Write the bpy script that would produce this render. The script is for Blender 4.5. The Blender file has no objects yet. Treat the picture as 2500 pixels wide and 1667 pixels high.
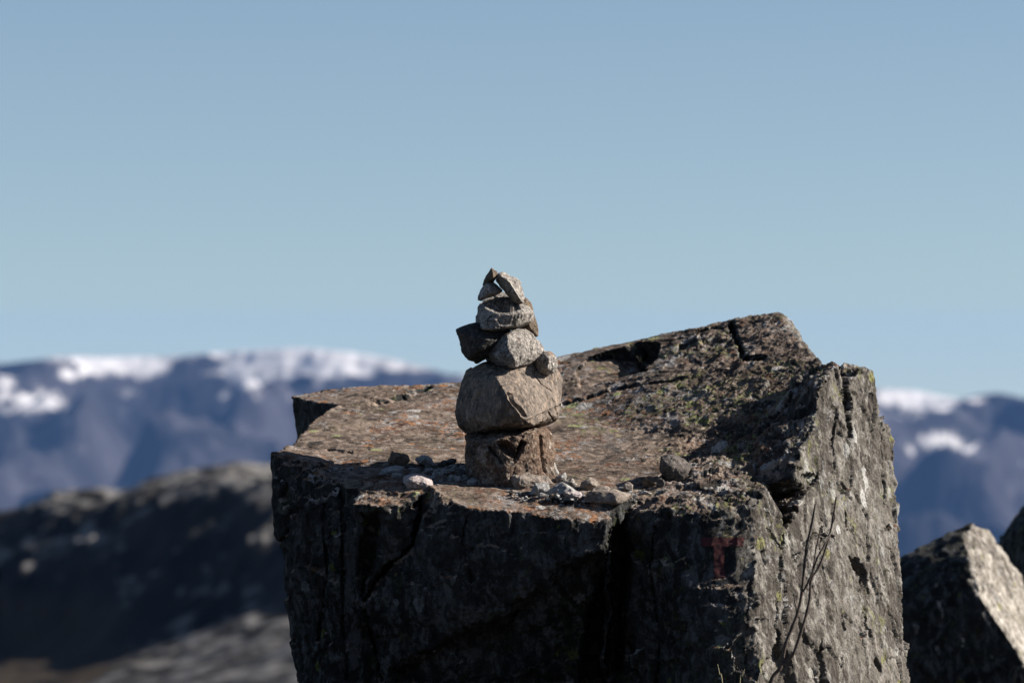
import bpy, bmesh, math
import numpy as np
from mathutils import Vector

sc = bpy.context.scene
R_ = math.radians

# ------------------------------------------------------------------ camera
FOC = 144.0                      # mm on a 36 mm sensor
F, CX, HY = 10000.0, 1250.0, 833.5   # the photograph's pixels: focal length, centre
cam_d = bpy.data.cameras.new('camera')
cam = bpy.data.objects.new('camera', cam_d)
sc.collection.objects.link(cam)
cam.location = (0, 0, 0)
cam.rotation_euler = (R_(90), 0, 0)
cam_d.lens = FOC
cam_d.sensor_width = 36.0
cam_d.clip_start = 0.1
cam_d.clip_end = 60000
cam_d.dof.use_dof = True
cam_d.dof.focus_distance = 19.75
cam_d.dof.aperture_fstop = 2.5
sc.camera = cam

# ------------------------------------------------------------------ sky and sun
SUN_EL, SUN_AZ = 32.0, 0.8       # azimuth measured from +X (right) towards +Y (away)
world = bpy.data.worlds.new('World')
sc.world = world
world.use_nodes = True
wn = world.node_tree
bg = wn.nodes['Background']
sky = wn.nodes.new('ShaderNodeTexSky')
sky.sky_type = 'NISHITA'
sky.sun_disc = False
sky.sun_elevation = R_(SUN_EL)
sky.sun_rotation = R_(90 - SUN_AZ)
sky.altitude = 900
sky.air_density = 1.0
sky.dust_density = 0.6
sky.ozone_density = 1.3
bg.inputs['Strength'].default_value = 0.05
tco = wn.nodes.new('ShaderNodeTexCoord')
lift = wn.nodes.new('ShaderNodeVectorMath')
lift.operation = 'ADD'
lift.inputs[1].default_value = (0, 0, .068)   # the sky is seen from high ground: its pale rim lies below the fells
wn.links.new(tco.outputs['Generated'], lift.inputs[0])
wn.links.new(lift.outputs[0], sky.inputs[0])
wn.links.new(sky.outputs[0], bg.inputs['Color'])

sun_d = bpy.data.lights.new('sun', 'SUN')
sun_d.energy = 5.0
sun_d.angle = R_(0.5)
sun_d.color = (1.0, 0.93, 0.84)
sun = bpy.data.objects.new('sun', sun_d)
sc.collection.objects.link(sun)
sd = Vector((math.cos(R_(SUN_EL)) * math.cos(R_(SUN_AZ)), math.cos(R_(SUN_EL)) * math.sin(R_(SUN_AZ)), math.sin(R_(SUN_EL))))
sun.rotation_euler = sd.to_track_quat('Z', 'Y').to_euler()

sc.view_settings.view_transform = 'Standard'
sc.view_settings.look = 'None'
sc.view_settings.exposure = 1.1
sc.view_settings.gamma = 1.0
sc.view_settings.use_curve_mapping = False
sc.render.engine = 'CYCLES'
sc.cycles.use_denoising = True
sc.cycles.max_bounces = 5
sc.cycles.volume_bounces = 0
sc.cycles.diffuse_bounces = 3

# ------------------------------------------------------------------ helpers
def P(px, py, Y):
    return ((px - CX) / F * Y, Y, -(py - HY) / F * Y)

def proj(V):
    return CX + V[:, 0] / V[:, 1] * F, HY - V[:, 2] / V[:, 1] * F

G = np.array([[1,1,0],[-1,1,0],[1,-1,0],[-1,-1,0],[1,0,1],[-1,0,1],[1,0,-1],[-1,0,-1],
              [0,1,1],[0,-1,1],[0,1,-1],[0,-1,-1],[1,1,0],[-1,1,0],[0,-1,1],[0,-1,-1]], np.float32)

def hsh(ix, iy, iz, seed):
    h = (ix * 374761393 + iy * 668265263 + iz * 2147483647 + seed * 974634777) & 0xffffffff
    h = ((h ^ (h >> 13)) * 1274126177) & 0xffffffff
    h = ((h ^ (h >> 16)) * 2246822519) & 0xffffffff
    return h ^ (h >> 15)

def perlin(p, seed=0):
    p = np.asarray(p, np.float32)
    i = np.floor(p).astype(np.int64)
    f = (p - i).astype(np.float32)
    u = f * f * f * (f * (f * 6 - 15) + 10)
    out = np.zeros(len(p), np.float32)
    for c in range(8):
        a, b, d = c & 1, (c >> 1) & 1, (c >> 2) & 1
        g = G[hsh(i[:, 0] + a, i[:, 1] + b, i[:, 2] + d, seed) & 15]
        dot = g[:, 0] * (f[:, 0] - a) + g[:, 1] * (f[:, 1] - b) + g[:, 2] * (f[:, 2] - d)
        w = (u[:, 0] if a else 1 - u[:, 0]) * (u[:, 1] if b else 1 - u[:, 1]) * (u[:, 2] if d else 1 - u[:, 2])
        out += dot * w
    return out

def fbm(p, octs=4, gain=0.5, seed=0):
    s, a = np.zeros(len(p), np.float32), 1.0
    p = np.asarray(p, np.float32)
    for o in range(octs):
        s += a * perlin(p, seed + o * 7)
        p = p * 2.03 + 11.3
        a *= gain
    return s

def ridged(p, octs=4, gain=0.5, seed=0):
    s, a = np.zeros(len(p), np.float32), 1.0
    p = np.asarray(p, np.float32)
    for o in range(octs):
        s += a * (0.45 - np.abs(perlin(p, seed + o * 7)) * 1.6)
        p = p * 2.1 + 5.7
        a *= gain
    return s

def facets(p, seed=0):
    """chipped planes: every cell of a jittered grid tilts its own way"""
    p = np.asarray(p, np.float32)
    i = np.floor(p).astype(np.int64)
    best = np.full(len(p), 9e9, np.float32)
    val = np.zeros(len(p), np.float32)
    for a in (-1, 0, 1):
        for b in (-1, 0, 1):
            for c in (-1, 0, 1):
                j = i + np.array([a, b, c])
                h = hsh(j[:, 0], j[:, 1], j[:, 2], seed)
                q = np.stack([(h & 255), (h >> 8) & 255, (h >> 16) & 255], 1).astype(np.float32) / 255.0
                d = p - (j + q)
                r = (d * d).sum(1)
                g = G[(h >> 24) & 15]
                v = (d * g).sum(1) + ((h >> 20) & 15) / 15.0 * 0.5 - 0.25
                m = r < best
                best = np.where(m, r, best)
                val = np.where(m, v, val)
    return val

def sstep(x, a, b):
    t = np.clip((x - a) / (b - a), 0, 1)
    return t * t * (3 - 2 * t)

def vnormals(V, T):
    n = np.cross(V[T[:, 1]] - V[T[:, 0]], V[T[:, 2]] - V[T[:, 0]])
    N = np.zeros_like(V)
    for k in range(3):
        for c in range(3):
            N[:, c] += np.bincount(T[:, k], n[:, c], len(V))
    return N / (np.linalg.norm(N, axis=1, keepdims=True) + 1e-12)

def smooth(V, T, it=2, lam=0.6):
    n = len(V)
    a = T[:, [0, 1, 2]].ravel()
    b = T[:, [1, 2, 0]].ravel()
    cnt = np.bincount(a, minlength=n) + 1e-9
    for _ in range(it):
        S = np.stack([np.bincount(a, V[b, c], n) for c in range(3)], 1) / cnt[:, None]
        V = V + lam * (S - V)
    return V

def refine(V, T, h, it=14, mask=None):
    """split every edge longer than h until none is left"""
    for _ in range(it):
        n = len(V)
        a = T[:, [0, 1, 2]]
        b = T[:, [1, 2, 0]]
        key = (np.minimum(a, b).astype(np.int64) * n + np.maximum(a, b)).ravel()
        uq, inv = np.unique(key, return_inverse=True)
        u, w = uq // n, uq % n
        mk = np.linalg.norm(V[u] - V[w], axis=1) > h
        if mask is not None:
            mk &= mask(V[u], V[w])
        if not mk.any():
            break
        mid = np.full(len(uq), -1, np.int64)
        mid[mk] = n + np.arange(mk.sum())
        V = np.vstack([V, (V[u[mk]] + V[w[mk]]) / 2])
        M = mid[inv].reshape(-1, 3)
        k = (M >= 0)
        code = k[:, 0] * 1 + k[:, 1] * 2 + k[:, 2] * 4
        out = [T[code == 0]]
        for cd, r in ((1, 0), (2, 1), (4, 2)):
            t = np.roll(T[code == cd], -r, 1)
            m = np.roll(M[code == cd], -r, 1)
            out += [np.stack([t[:, 0], m[:, 0], t[:, 2]], 1), np.stack([m[:, 0], t[:, 1], t[:, 2]], 1)]
        for cd, r in ((3, 0), (6, 1), (5, 2)):
            t = np.roll(T[code == cd], -r, 1)
            m = np.roll(M[code == cd], -r, 1)
            out += [np.stack([m[:, 0], t[:, 1], m[:, 1]], 1), np.stack([t[:, 0], m[:, 0], m[:, 1]], 1),
                    np.stack([t[:, 0], m[:, 1], t[:, 2]], 1)]
        t, m = T[code == 7], M[code == 7]
        out += [np.stack([t[:, 0], m[:, 0], m[:, 2]], 1), np.stack([m[:, 0], t[:, 1], m[:, 1]], 1),
                np.stack([m[:, 2], m[:, 1], t[:, 2]], 1), m]
        T = np.vstack(out)
    return V, T

def hull(pts):
    bm = bmesh.new()
    for p in pts:
        bm.verts.new(p)
    r = bmesh.ops.convex_hull(bm, input=bm.verts)
    bmesh.ops.delete(bm, geom=[v for v in bm.verts if not v.link_faces], context='VERTS')
    bmesh.ops.triangulate(bm, faces=bm.faces[:])
    bmesh.ops.recalc_face_normals(bm, faces=bm.faces[:])
    bm.verts.index_update()
    V = np.array([v.co[:] for v in bm.verts], float)
    T = np.array([[v.index for v in f.verts] for f in bm.faces], np.int64)
    bm.free()
    return V, T

def np_mesh(name, V, T, smooth_shade=True):
    me = bpy.data.meshes.new(name)
    k = T.shape[1]
    me.vertices.add(len(V))
    me.vertices.foreach_set('co', np.asarray(V, np.float32).ravel())
    me.loops.add(len(T) * k)
    me.loops.foreach_set('vertex_index', T.astype(np.int32).ravel())
    me.polygons.add(len(T))
    me.polygons.foreach_set('loop_start', np.arange(0, len(T) * k, k, dtype=np.int32))
    me.update(calc_edges=True)
    me.polygons.foreach_set('use_smooth', np.full(len(T), smooth_shade, bool))
    me.update()
    return me

def link(name, me, mat=None, parent=None, loc=None):
    o = bpy.data.objects.new(name, me)
    sc.collection.objects.link(o)
    if mat is not None:
        me.materials.append(mat)
    if parent is not None:
        o.parent = parent
    if loc is not None:
        o.location = loc
    return o

def tag(o, label=None, cat=None, group=None, kind=None):
    for k, v in (('label', label), ('category', cat), ('group', group), ('kind', kind)):
        if v:
            o[k] = v
    return o

# ------------------------------------------------------------------ materials
class NT:
    def __init__(self, name):
        self.m = bpy.data.materials.new(name)
        self.m.use_nodes = True
        self.t = self.m.node_tree
        self.bsdf = self.t.nodes['Principled BSDF']
    def n(self, typ, ins=None, **props):
        nd = self.t.nodes.new(typ)
        for k, v in props.items():
            setattr(nd, k, v)
        for k, v in (ins or {}).items():
            s = nd.inputs[k]
            if hasattr(v, 'is_output'):
                self.t.links.new(v, s)
            else:
                s.default_value = v
        return nd
    def math(self, op, a, b=None, clamp=False):
        ins = {0: a}
        if b is not None:
            ins[1] = b
        return self.n('ShaderNodeMath', ins, operation=op, use_clamp=clamp).outputs[0]
    def noise(self, vec, scale, detail=4, rough=0.55, dist=0.0):
        return self.n('ShaderNodeTexNoise', {'Vector': vec, 'Scale': scale, 'Detail': detail, 'Roughness': rough, 'Distortion': dist}).outputs['Fac']
    def step(self, x, a, b):
        nd = self.n('ShaderNodeMapRange', {'Value': x, 'From Min': a, 'From Max': b}, interpolation_type='SMOOTHSTEP')
        return nd.outputs[0]
    def mix(self, f, a, b):
        nd = self.n('ShaderNodeMix', data_type='RGBA')
        for s, v in ((nd.inputs[0], f), (nd.inputs[6], a), (nd.inputs[7], b)):
            if hasattr(v, 'is_output'):
                self.t.links.new(v, s)
            elif isinstance(v, (tuple, list)):
                s.default_value = (*v[:3], 1)
            else:
                s.default_value = v
        return nd.outputs[2]
    def mul(self, col, f):
        """colour times a scalar socket"""
        nd = self.n('ShaderNodeVectorMath', {0: col}, operation='SCALE')
        self.t.links.new(f, nd.inputs['Scale'])
        return nd.outputs[0]

ALB = 0.95
def rock_material(name, dark, mid, light, lichens=(), speck=0.35, stretch=(1, 1, 1), bump=0.012, blotch=3.0, random=True, fine=1.0, extra=None):
    b = NT(name)
    dark, mid, light = (tuple(x * ALB for x in c) for c in (dark, mid, light))
    lichens = [(tuple(x * ALB for x in l[0]),) + tuple(l[1:]) for l in lichens]
    pos = b.n('ShaderNodeNewGeometry').outputs['Position']
    if random:
        rnd = b.n('ShaderNodeObjectInfo').outputs['Random']
        off = b.math('MULTIPLY', rnd, 57.0)
        pos = b.n('ShaderNodeVectorMath', {0: pos, 1: b.n('ShaderNodeCombineXYZ', {0: off, 1: off, 2: off}).outputs[0]}, operation='ADD').outputs[0]
    sp = b.n('ShaderNodeVectorMath', {0: pos, 1: stretch}, operation='MULTIPLY').outputs[0]
    n1 = b.noise(sp, blotch, 6, 0.6, 0.6)
    n2 = b.noise(sp, blotch * 9, 5, 0.65, 0.3)
    n3 = b.noise(sp, 130 * fine, 3, 0.7)
    n4 = b.noise(sp, 48 * fine, 4, 0.7)
    col = b.mix(b.step(n1, 0.33, 0.68), dark, mid)
    col = b.mix(b.math('MULTIPLY', b.step(n2, 0.45, 0.72), 0.75), col, light)
    col = b.mix(b.math('MULTIPLY', b.step(n2, 0.48, 0.28), 0.7), col, dark)
    for (c, s1, s2, t0, t1, amt) in lichens:
        r = b.step(b.noise(pos, s1, 3, 0.5, 0.4), t0, t0 + 0.08)
        q = b.step(b.noise(pos, s2, 6, 0.72, 0.5), t1, t1 + 0.07)
        m = b.math('MULTIPLY', b.math('MULTIPLY', r, q), amt, True)
        var = b.mix(b.step(n4, 0.35, 0.65), tuple(x * 0.6 for x in c), c)
        col = b.mix(m, col, var)
    if extra:
        col = extra(b, pos, col, n2, n4)
    # mineral grain
    g = b.math('ADD', b.math('MULTIPLY', n3, 0.6), b.math('MULTIPLY', n4, 0.4))
    g = b.n('ShaderNodeMapRange', {'Value': g, 'From Min': 0.32, 'From Max': 0.68, 'To Min': 1.0 - speck * 1.25, 'To Max': 1.0 + speck}).outputs[0]
    col = b.mul(col, g)
    b.t.links.new(col, b.bsdf.inputs['Base Color'])
    b.bsdf.inputs['Roughness'].default_value = 0.9
    b.bsdf.inputs['Specular IOR Level'].default_value = 0.2
    hsum = b.math('ADD', b.math('MULTIPLY', b.noise(sp, 32 * fine, 6, 0.7), 1.0), b.math('MULTIPLY', n3, 0.45))
    bp = b.n('ShaderNodeBump', {'Strength': 1.0, 'Distance': bump, 'Height': hsum})
    b.t.links.new(bp.outputs[0], b.bsdf.inputs['Normal'])
    return b.m

GREY_L = ((.40, .39, .38), 2.2, 22, .50, .53, .8)
YEL_L = ((.30, .33, .085), 3.1, 26, .55, .54, .95)
ORG_L = ((.40, .165, .055), 2.7, 30, .56, .53, .8)
BLK_L = ((.018, .017, .016), 4.2, 34, .50, .55, .85)
RST_L = ((.34, .20, .11), 6.0, 16, .60, .50, .6)
GRN_L = ((.05, .07, .02), 3.4, 18, .55, .52, .8)

M = {}

def boulder_material(side_k=1.0):
    """weathered rock: light top, sunlit right side lightened, shaded front darkened in its colour"""
    b = NT('boulder_rock')
    pos = b.n('ShaderNodeNewGeometry').outputs['Position']
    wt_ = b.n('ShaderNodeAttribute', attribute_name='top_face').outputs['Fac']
    wr_ = b.n('ShaderNodeAttribute', attribute_name='sunlit_face').outputs['Fac']
    sp = b.n('ShaderNodeVectorMath', {0: pos, 1: (1, 1, .6)}, operation='MULTIPLY').outputs[0]
    n1 = b.noise(sp, 2.6, 6, .62, .6)
    n2 = b.noise(sp, 17, 6, .68, .4)
    n3 = b.noise(sp, 150, 3, .7)
    n4 = b.noise(sp, 55, 4, .7)
    n5 = b.noise(pos, 7.5, 5, .65, .5)
    edge = b.math('MULTIPLY', b.math('SUBTRACT', n2, .5), .5)
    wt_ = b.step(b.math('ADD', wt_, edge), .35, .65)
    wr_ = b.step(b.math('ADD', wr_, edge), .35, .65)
    def tri(d, m, l):
        c = b.mix(b.step(n1, .34, .66), d, m)
        c = b.mix(b.math('MULTIPLY', b.step(n2, .46, .66), .8), c, l)
        return b.mix(b.math('MULTIPLY', b.step(n2, .46, .30), .75), c, d)
    front = tri((.011, .011, .0105), (.032, .031, .029), (.10, .101, .102))  # front's shade deepened by dark base colours
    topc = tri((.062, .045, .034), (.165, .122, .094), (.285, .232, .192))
    side = tri(*(tuple(x * side_k for x in c) for c in ((.044, .038, .032), (.130, .117, .101), (.255, .238, .214))))  # sunlit right side lightened in its base colours
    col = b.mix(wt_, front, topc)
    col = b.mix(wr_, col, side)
    def patch(c, s1, s2, t0, t1, amt, where=None, vec=pos):
        nonlocal col
        m = b.math('MULTIPLY', b.step(b.noise(vec, s1, 3, .5, .4), t0, t0 + .07), b.step(b.noise(vec, s2, 6, .7, .5), t1, t1 + .05))
        m = b.math('MULTIPLY', m, amt)
        if where is not None:
            m = b.math('MULTIPLY', m, where)
        v = b.mix(b.step(n4, .38, .62), tuple(x * .55 for x in c), c)
        col = b.mix(m, col, v)
    inv = b.math('SUBTRACT', 1.0, wr_)
    patch((.30, .29, .285), 2.4, 19, .50, .50, .85, wt_)
    xw = b.n('ShaderNodeSeparateXYZ', {0: pos}).outputs[0]
    patch((.30, .135, .055), 2.4, 11, .52, .51, .75, b.math('MULTIPLY', wt_, b.step(xw, .75, .35)))
    patch((.02, .017, .015), 3.6, 30, .47, .52, .85, wt_)
    patch((.185, .195, .075), 2.3, 24, .53, .52, .9, b.math('MULTIPLY', b.math('MULTIPLY', inv, b.math('ADD', b.math('MULTIPLY', wt_, .8), .2)), b.math('ADD', b.step(xw, .1, .5), .18, True)))
    patch((.13, .055, .03), 3.7, 20, .52, .52, .8, wt_)
    patch((.27, .265, .27), 4.1, 15, .52, .53, .8, b.math('MULTIPLY', wt_, b.step(xw, .3, .7)))
    patch((.17, .17, .075), 4.5, 26, .53, .54, .75, wr_, sp)
    patch((.27, .265, .25), 3.8, 14, .55, .54, .8, wr_, sp)
    patch((.022, .019, .017), 3.0, 28, .46, .53, .7, wr_, sp)
    patch((.045, .05, .022), 5.0, 16, .55, .53, .8, b.math('SUBTRACT', inv, wt_, True))
    patch((.085, .085, .086), 3.1, 12, .52, .54, .7, b.math('SUBTRACT', inv, wt_, True), sp)
    patch((.028, .024, .021), 5.0, 15, .44, .50, .85, b.math('MULTIPLY', wt_, b.step(xw, .25, .6)))  # dark patches imitate the grazing shade on the back wedge
    def rosettes(c, scale, keep, where, big=.34):
        nonlocal col
        w = b.n('ShaderNodeVectorMath', {0: pos, 1: b.n('ShaderNodeVectorMath', {0: b.n('ShaderNodeTexNoise', {'Vector': pos, 'Scale': 38.0, 'Detail': 3.0}).outputs['Color'], 1: (.030, .030, .030)}, operation='MULTIPLY').outputs[0]}, operation='ADD').outputs[0]
        v = b.n('ShaderNodeTexVoronoi', {'Vector': w, 'Scale': scale}, feature='F1')
        cs = b.n('ShaderNodeSeparateXYZ', {0: v.outputs['Color']})
        rad = b.math('ADD', b.math('MULTIPLY', b.math('MULTIPLY', cs.outputs[1], cs.outputs[1]), big), .08)
        m = b.math('MULTIPLY', b.step(b.math('SUBTRACT', rad, v.outputs['Distance']), 0.0, .05), b.math('LESS_THAN', cs.outputs[0], keep))
        m = b.math('MULTIPLY', m, b.math('MULTIPLY', where, b.n('ShaderNodeMapRange', {'Value': n4, 'From Min': .38, 'From Max': .5, 'To Min': .45, 'To Max': 1.0}).outputs[0]))
        col = b.mix(m, col, c)
    rosettes((.31, .295, .275), 8.0, .32, wt_)
    rosettes((.24, .25, .12), 9.0, .10, wt_)
    rosettes((.31, .14, .055), 14.0, .12, b.math('MULTIPLY', wt_, b.step(xw, .6, .2)))
    rosettes((.040, .034, .029), 7.0, .16, wt_)
    rosettes((.080, .088, .026), 13.0, .13, b.math('SUBTRACT', inv, wt_, True))
    rosettes((.11, .11, .108), 9.0, .2, b.math('SUBTRACT', inv, wt_, True))
    rosettes((.25, .245, .22), 9.0, .16, wr_)
    rosettes((.17, .165, .075), 11.0, .16, wr_)
    # single pale crusts on the right side, lighter streaks on the front
    for (x, y, z, rx, rz, c) in PALE:
        d = b.n('ShaderNodeVectorMath', {0: pos, 1: (x, y, z)}, operation='SUBTRACT').outputs[0]
        d = b.n('ShaderNodeVectorMath', {0: d, 1: (1 / rx, .6 / rx, 1 / rz)}, operation='MULTIPLY').outputs[0]
        ln = b.n('ShaderNodeVectorMath', {0: d}, operation='LENGTH').outputs['Value']
        ln = b.math('ADD', ln, b.math('MULTIPLY', b.math('SUBTRACT', b.noise(pos, 20, 4, .65), .5), 1.9))
        col = b.mix(b.math('MULTIPLY', b.step(ln, 1.0, .86), .92), col, c)
    g = b.math('ADD', b.math('MULTIPLY', n3, .55), b.math('MULTIPLY', n4, .45))
    g = b.n('ShaderNodeMapRange', {'Value': g, 'From Min': .33, 'From Max': .67, 'To Min': .52, 'To Max': 1.4}).outputs[0]
    col = b.mul(col, g)
    b.t.links.new(col, b.bsdf.inputs['Base Color'])
    b.bsdf.inputs['Roughness'].default_value = .92
    b.bsdf.inputs['Specular IOR Level'].default_value = .15
    h = b.math('ADD', b.noise(sp, 34, 6, .72), b.math('MULTIPLY', n3, .4))
    bp = b.n('ShaderNodeBump', {'Strength': 1.0, 'Distance': .011, 'Height': h})
    b.t.links.new(bp.outputs[0], b.bsdf.inputs['Normal'])
    return b.m

M['granite'] = rock_material('grey_granite', (.15, .135, .120), (.345, .312, .280), (.56, .515, .465), [BLK_L, RST_L], speck=.85, bump=.016, blotch=8)
M['tan'] = rock_material('tan_stone', (.14, .115, .095), (.27, .225, .19), (.40, .34, .29), [BLK_L], speck=.35, bump=.008, blotch=6)
M['orange'] = rock_material('rusty_tan_stone', (.085, .070, .060), (.215, .178, .147), (.37, .28, .21), [BLK_L, RST_L], speck=.45, bump=.008, blotch=5, stretch=(1, 1, .5))
M['brown'] = rock_material('red_brown_stone', (.07, .046, .034), (.185, .120, .083), (.36, .285, .225), [BLK_L, ((.40, .345, .29), 5.0, 13, .47, .49, .85)], speck=.5, bump=.02, blotch=7)
M['dark'] = rock_material('dark_stone', (.03, .028, .027), (.075, .068, .062), (.14, .13, .12), [], speck=.3, bump=.008, blotch=6)
M['grey'] = rock_material('grey_stone', (.17, .166, .16), (.33, .322, .312), (.48, .465, .45), [], speck=.35, bump=.008, blotch=9)
M['pink'] = rock_material('pink_granite', (.20, .165, .16), (.42, .36, .35), (.58, .52, .51), [BLK_L], speck=.55, bump=.012, blotch=10)
M['pale'] = rock_material('pale_stone', (.20, .19, .175), (.30, .285, .27), (.40, .385, .37), [], speck=.25, bump=.005, blotch=12)
M['umber'] = rock_material('umber_stone', (.035, .031, .028), (.10, .085, .075), (.22, .20, .185), [BLK_L], speck=.5, bump=.010, blotch=9)
M['brown_small'] = rock_material('brown_stone', (.06, .045, .035), (.16, .12, .085), (.27, .21, .15), [], speck=.45, bump=.012, blotch=14)

# ------------------------------------------------------------------ land: one height sheet in three strips
def lerp_tab(x, tab):
    xs = np.array([t[0] for t in tab], float)
    ys = np.array([t[1] for t in tab], float)
    return np.interp(x, xs, ys)

def zpix(py, Y):
    return -(py - HY) / F * Y

HILL = [(-6000, 2300), (-900, 1560), (-400, 1370), (0, 1265), (100, 1240), (200, 1215), (300, 1200), (420, 1172), (520, 1152), (600, 1142), (680, 1150),
        (900, 1180), (1300, 1330), (2100, 1560), (3100, 1800), (7000, 2600)]
SHELF = [(-6000, 2600), (-600, 1720), (0, 1640), (200, 1590), (400, 1540), (560, 1495), (740, 1455), (1000, 1430), (2000, 1700), (7000, 2600)]
SKYL = [(-6000, 1000), (-700, 930), (0, 889), (80, 880), (150, 872), (300, 872), (430, 870), (530, 862), (600, 856), (700, 851), (780, 853), (900, 868), (1000, 888), (1100, 915),
        (1300, 930), (2000, 950), (2150, 952), (2230, 956), (2300, 972), (2340, 978), (2400, 965), (2440, 962), (2500, 976), (2800, 1010), (3500, 960), (7000, 1000)]

def land(px, Y):
    """height of the land at the view angle px and the distance Y"""
    X = (px - CX) / F * np.maximum(Y, 80.0)
    p3 = np.stack([X, Y, np.zeros_like(X)], 1)
    near = lerp_tab(Y, [(-80, 15), (-60, 10), (-14, -1.2), (0, -1.75), (12, -2.0), (19, -2.3), (23, -2.45), (30, -3.6), (100, -11.5), (200, -20.5), (290, -28)])  # rise behind the camera is added, unseen, to block low sky light
    near = near + 0.25 * fbm(p3 / 5.0, 4, .5, 3) * sstep(Y, 26, 60) * np.minimum(Y / 40, 4) + 0.05 * fbm(p3 / 1.2, 3, .5, 5)
    # the shaded hill with its lit shelf
    z = near.copy()
    wob = 10 * fbm(p3 / 40.0, 3, .5, 21) + 3.0 * fbm(p3 / 9.0, 3, .5, 22)
    shelf = zpix(lerp_tab(px, SHELF), 430.0) - (430 - Y) * .004 + 1.0 * fbm(p3 / 16.0, 5, .5, 31) + 1.5 * ridged(np.stack([X / 34 + Y / 60, Y / 16, 0 * X], 1), 4, .5, 33)
    rim_z = zpix(lerp_tab(px, HILL), 460.0)
    rockn = 1.8 * fbm(p3 / 12.0, 5, .6, 41) + .9 * fbm(p3 / 3.2, 3, .6, 42)
    Ye = Y + np.clip(px, -900, 2000) * .06
    Ye = Ye + 5 * perlin(p3 / 11.0, 43) + 3 * perlin(p3 / 5.0, 44)
    t = sstep(Ye, 437 + wob * .5, 463 + wob * .5)
    round_ = -np.clip(478 - Ye, 0, 18) ** 2 * .012
    hillz = shelf * (1 - t) + (rim_z + round_ + rockn * .6) * t + rockn * t * (1 - t) * 2
    t2 = sstep(Y, 285, 325)
    z = np.where(Y > 285, near[...] * (1 - t2) + hillz * t2, z)
    drop = np.clip(Y - 470, 0, 4000)
    far = rim_z - drop * .13
    z = np.where(Y > 470, far + rockn * .5 * sstep(Y, 900, 470), z)
    # mountains
    top = zpix(lerp_tab(px, SKYL), 8000.0)
    q = (X * .82 - Y * .57)
    r = (X * .57 + Y * .82)
    pq = np.stack([q / 420, r / 950, np.zeros_like(q)], 1)
    w1, w2 = .25 * perlin(p3 / 500, 78), .25 * perlin(p3 / 500, 79)
    pq = pq + np.stack([w1, w2, 0 * w1], 1)
    rg = -np.sqrt(perlin(pq, 71) ** 2 + .006) * 720 - np.sqrt(perlin(pq * 2.2 + 4, 72) ** 2 + .02) * 150 + 55 * fbm(p3 / 170, 5, .5, 73)
    fade = sstep(Y, 8300, 7500) * sstep(Y, 4300, 5600)
    base = lerp_tab(Y, [(1500, -330), (4500, -560), (5300, -470), (6000, -330), (7000, -140), (7600, -45), (8000, 0), (8600, 4), (9500, -60), (11000, -200)])
    mt = base + top * sstep(Y, 5000, 8000) + rg * fade + 55 + (14 * fbm(p3 / 120, 5, .55, 75)) * sstep(Y, 6500, 7500)
    lim = top + 4 * fbm(p3 / 90, 4, .5, 77) - np.abs(Y - 8000) * .012
    mt = np.minimum(mt, lim)
    k = sstep(Y, 2600, 4600)
    z = np.where(Y > 2600, far * (1 - k) + mt * k, z)
    return X, z

def land_strip(name, rows, cols, mat, label=None):
    px, Y = np.meshgrid(cols, rows)
    X, Z = land(px.ravel().astype(float), Y.ravel().astype(float))
    V = np.stack([X, Y.ravel(), Z], 1)
    nr, nc = len(rows), len(cols)
    i = (np.arange(nr - 1)[:, None] * nc + np.arange(nc - 1)[None]).ravel()
    Q = np.stack([i, i + 1, i + nc + 1, i + nc], 1)
    o = link(name, np_mesh(name, V, Q), mat)
    o['kind'] = 'structure'
    return o

def cols(step):
    a = np.arange(-300, 2801, step)
    return np.concatenate([np.linspace(-6000, -340, 60), a, np.linspace(2840, 7000, 60)])

def ground_material():
    b = NT('moorland_rock')
    pos = b.n('ShaderNodeNewGeometry').outputs['Position']
    n1 = b.noise(pos, .12, 6, .6, .4)
    n2 = b.noise(pos, .8, 5, .65)
    col = b.mix(b.step(n1, .4, .6), (.018, .016, .012), (.04, .036, .030))
    col = b.mix(b.math('MULTIPLY', b.step(n2, .55, .7), .6), col, (.085, .08, .075))
    b.t.links.new(col, b.bsdf.inputs['Base Color'])
    b.bsdf.inputs['Roughness'].default_value = .95
    b.bsdf.inputs['Specular IOR Level'].default_value = .1
    return b.m

def hill_material():
    b = NT('hill_rock')
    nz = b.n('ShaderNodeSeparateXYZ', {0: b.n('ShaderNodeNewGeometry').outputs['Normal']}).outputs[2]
    pos = b.n('ShaderNodeNewGeometry').outputs['Position']
    n1 = b.noise(pos, .045, 6, .62, .5)
    n2 = b.noise(pos, .22, 5, .65, .3)
    col = b.mix(b.step(n1, .40, .6), (.006, .0062, .006), (.022, .021, .020))
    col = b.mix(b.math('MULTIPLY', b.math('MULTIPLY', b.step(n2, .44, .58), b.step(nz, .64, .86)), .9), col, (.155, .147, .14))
    # brown heather in the hollow at the left end of the shelf
    sx = b.n('ShaderNodeSeparateXYZ', {0: pos})
    hx = b.math('ADD', sx.outputs[0], b.math('MULTIPLY', b.math('SUBTRACT', n1, .5), 30.0))
    hm = b.math('MULTIPLY', b.step(hx, -38.0, -43.0), b.step(sx.outputs[2], -26.0, -29.0))
    col = b.mix(hm, col, (.030, .023, .016))
    b.t.links.new(col, b.bsdf.inputs['Base Color'])
    b.bsdf.inputs['Roughness'].default_value = .95
    b.bsdf.inputs['Specular IOR Level'].default_value = .1
    return b.m

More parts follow.
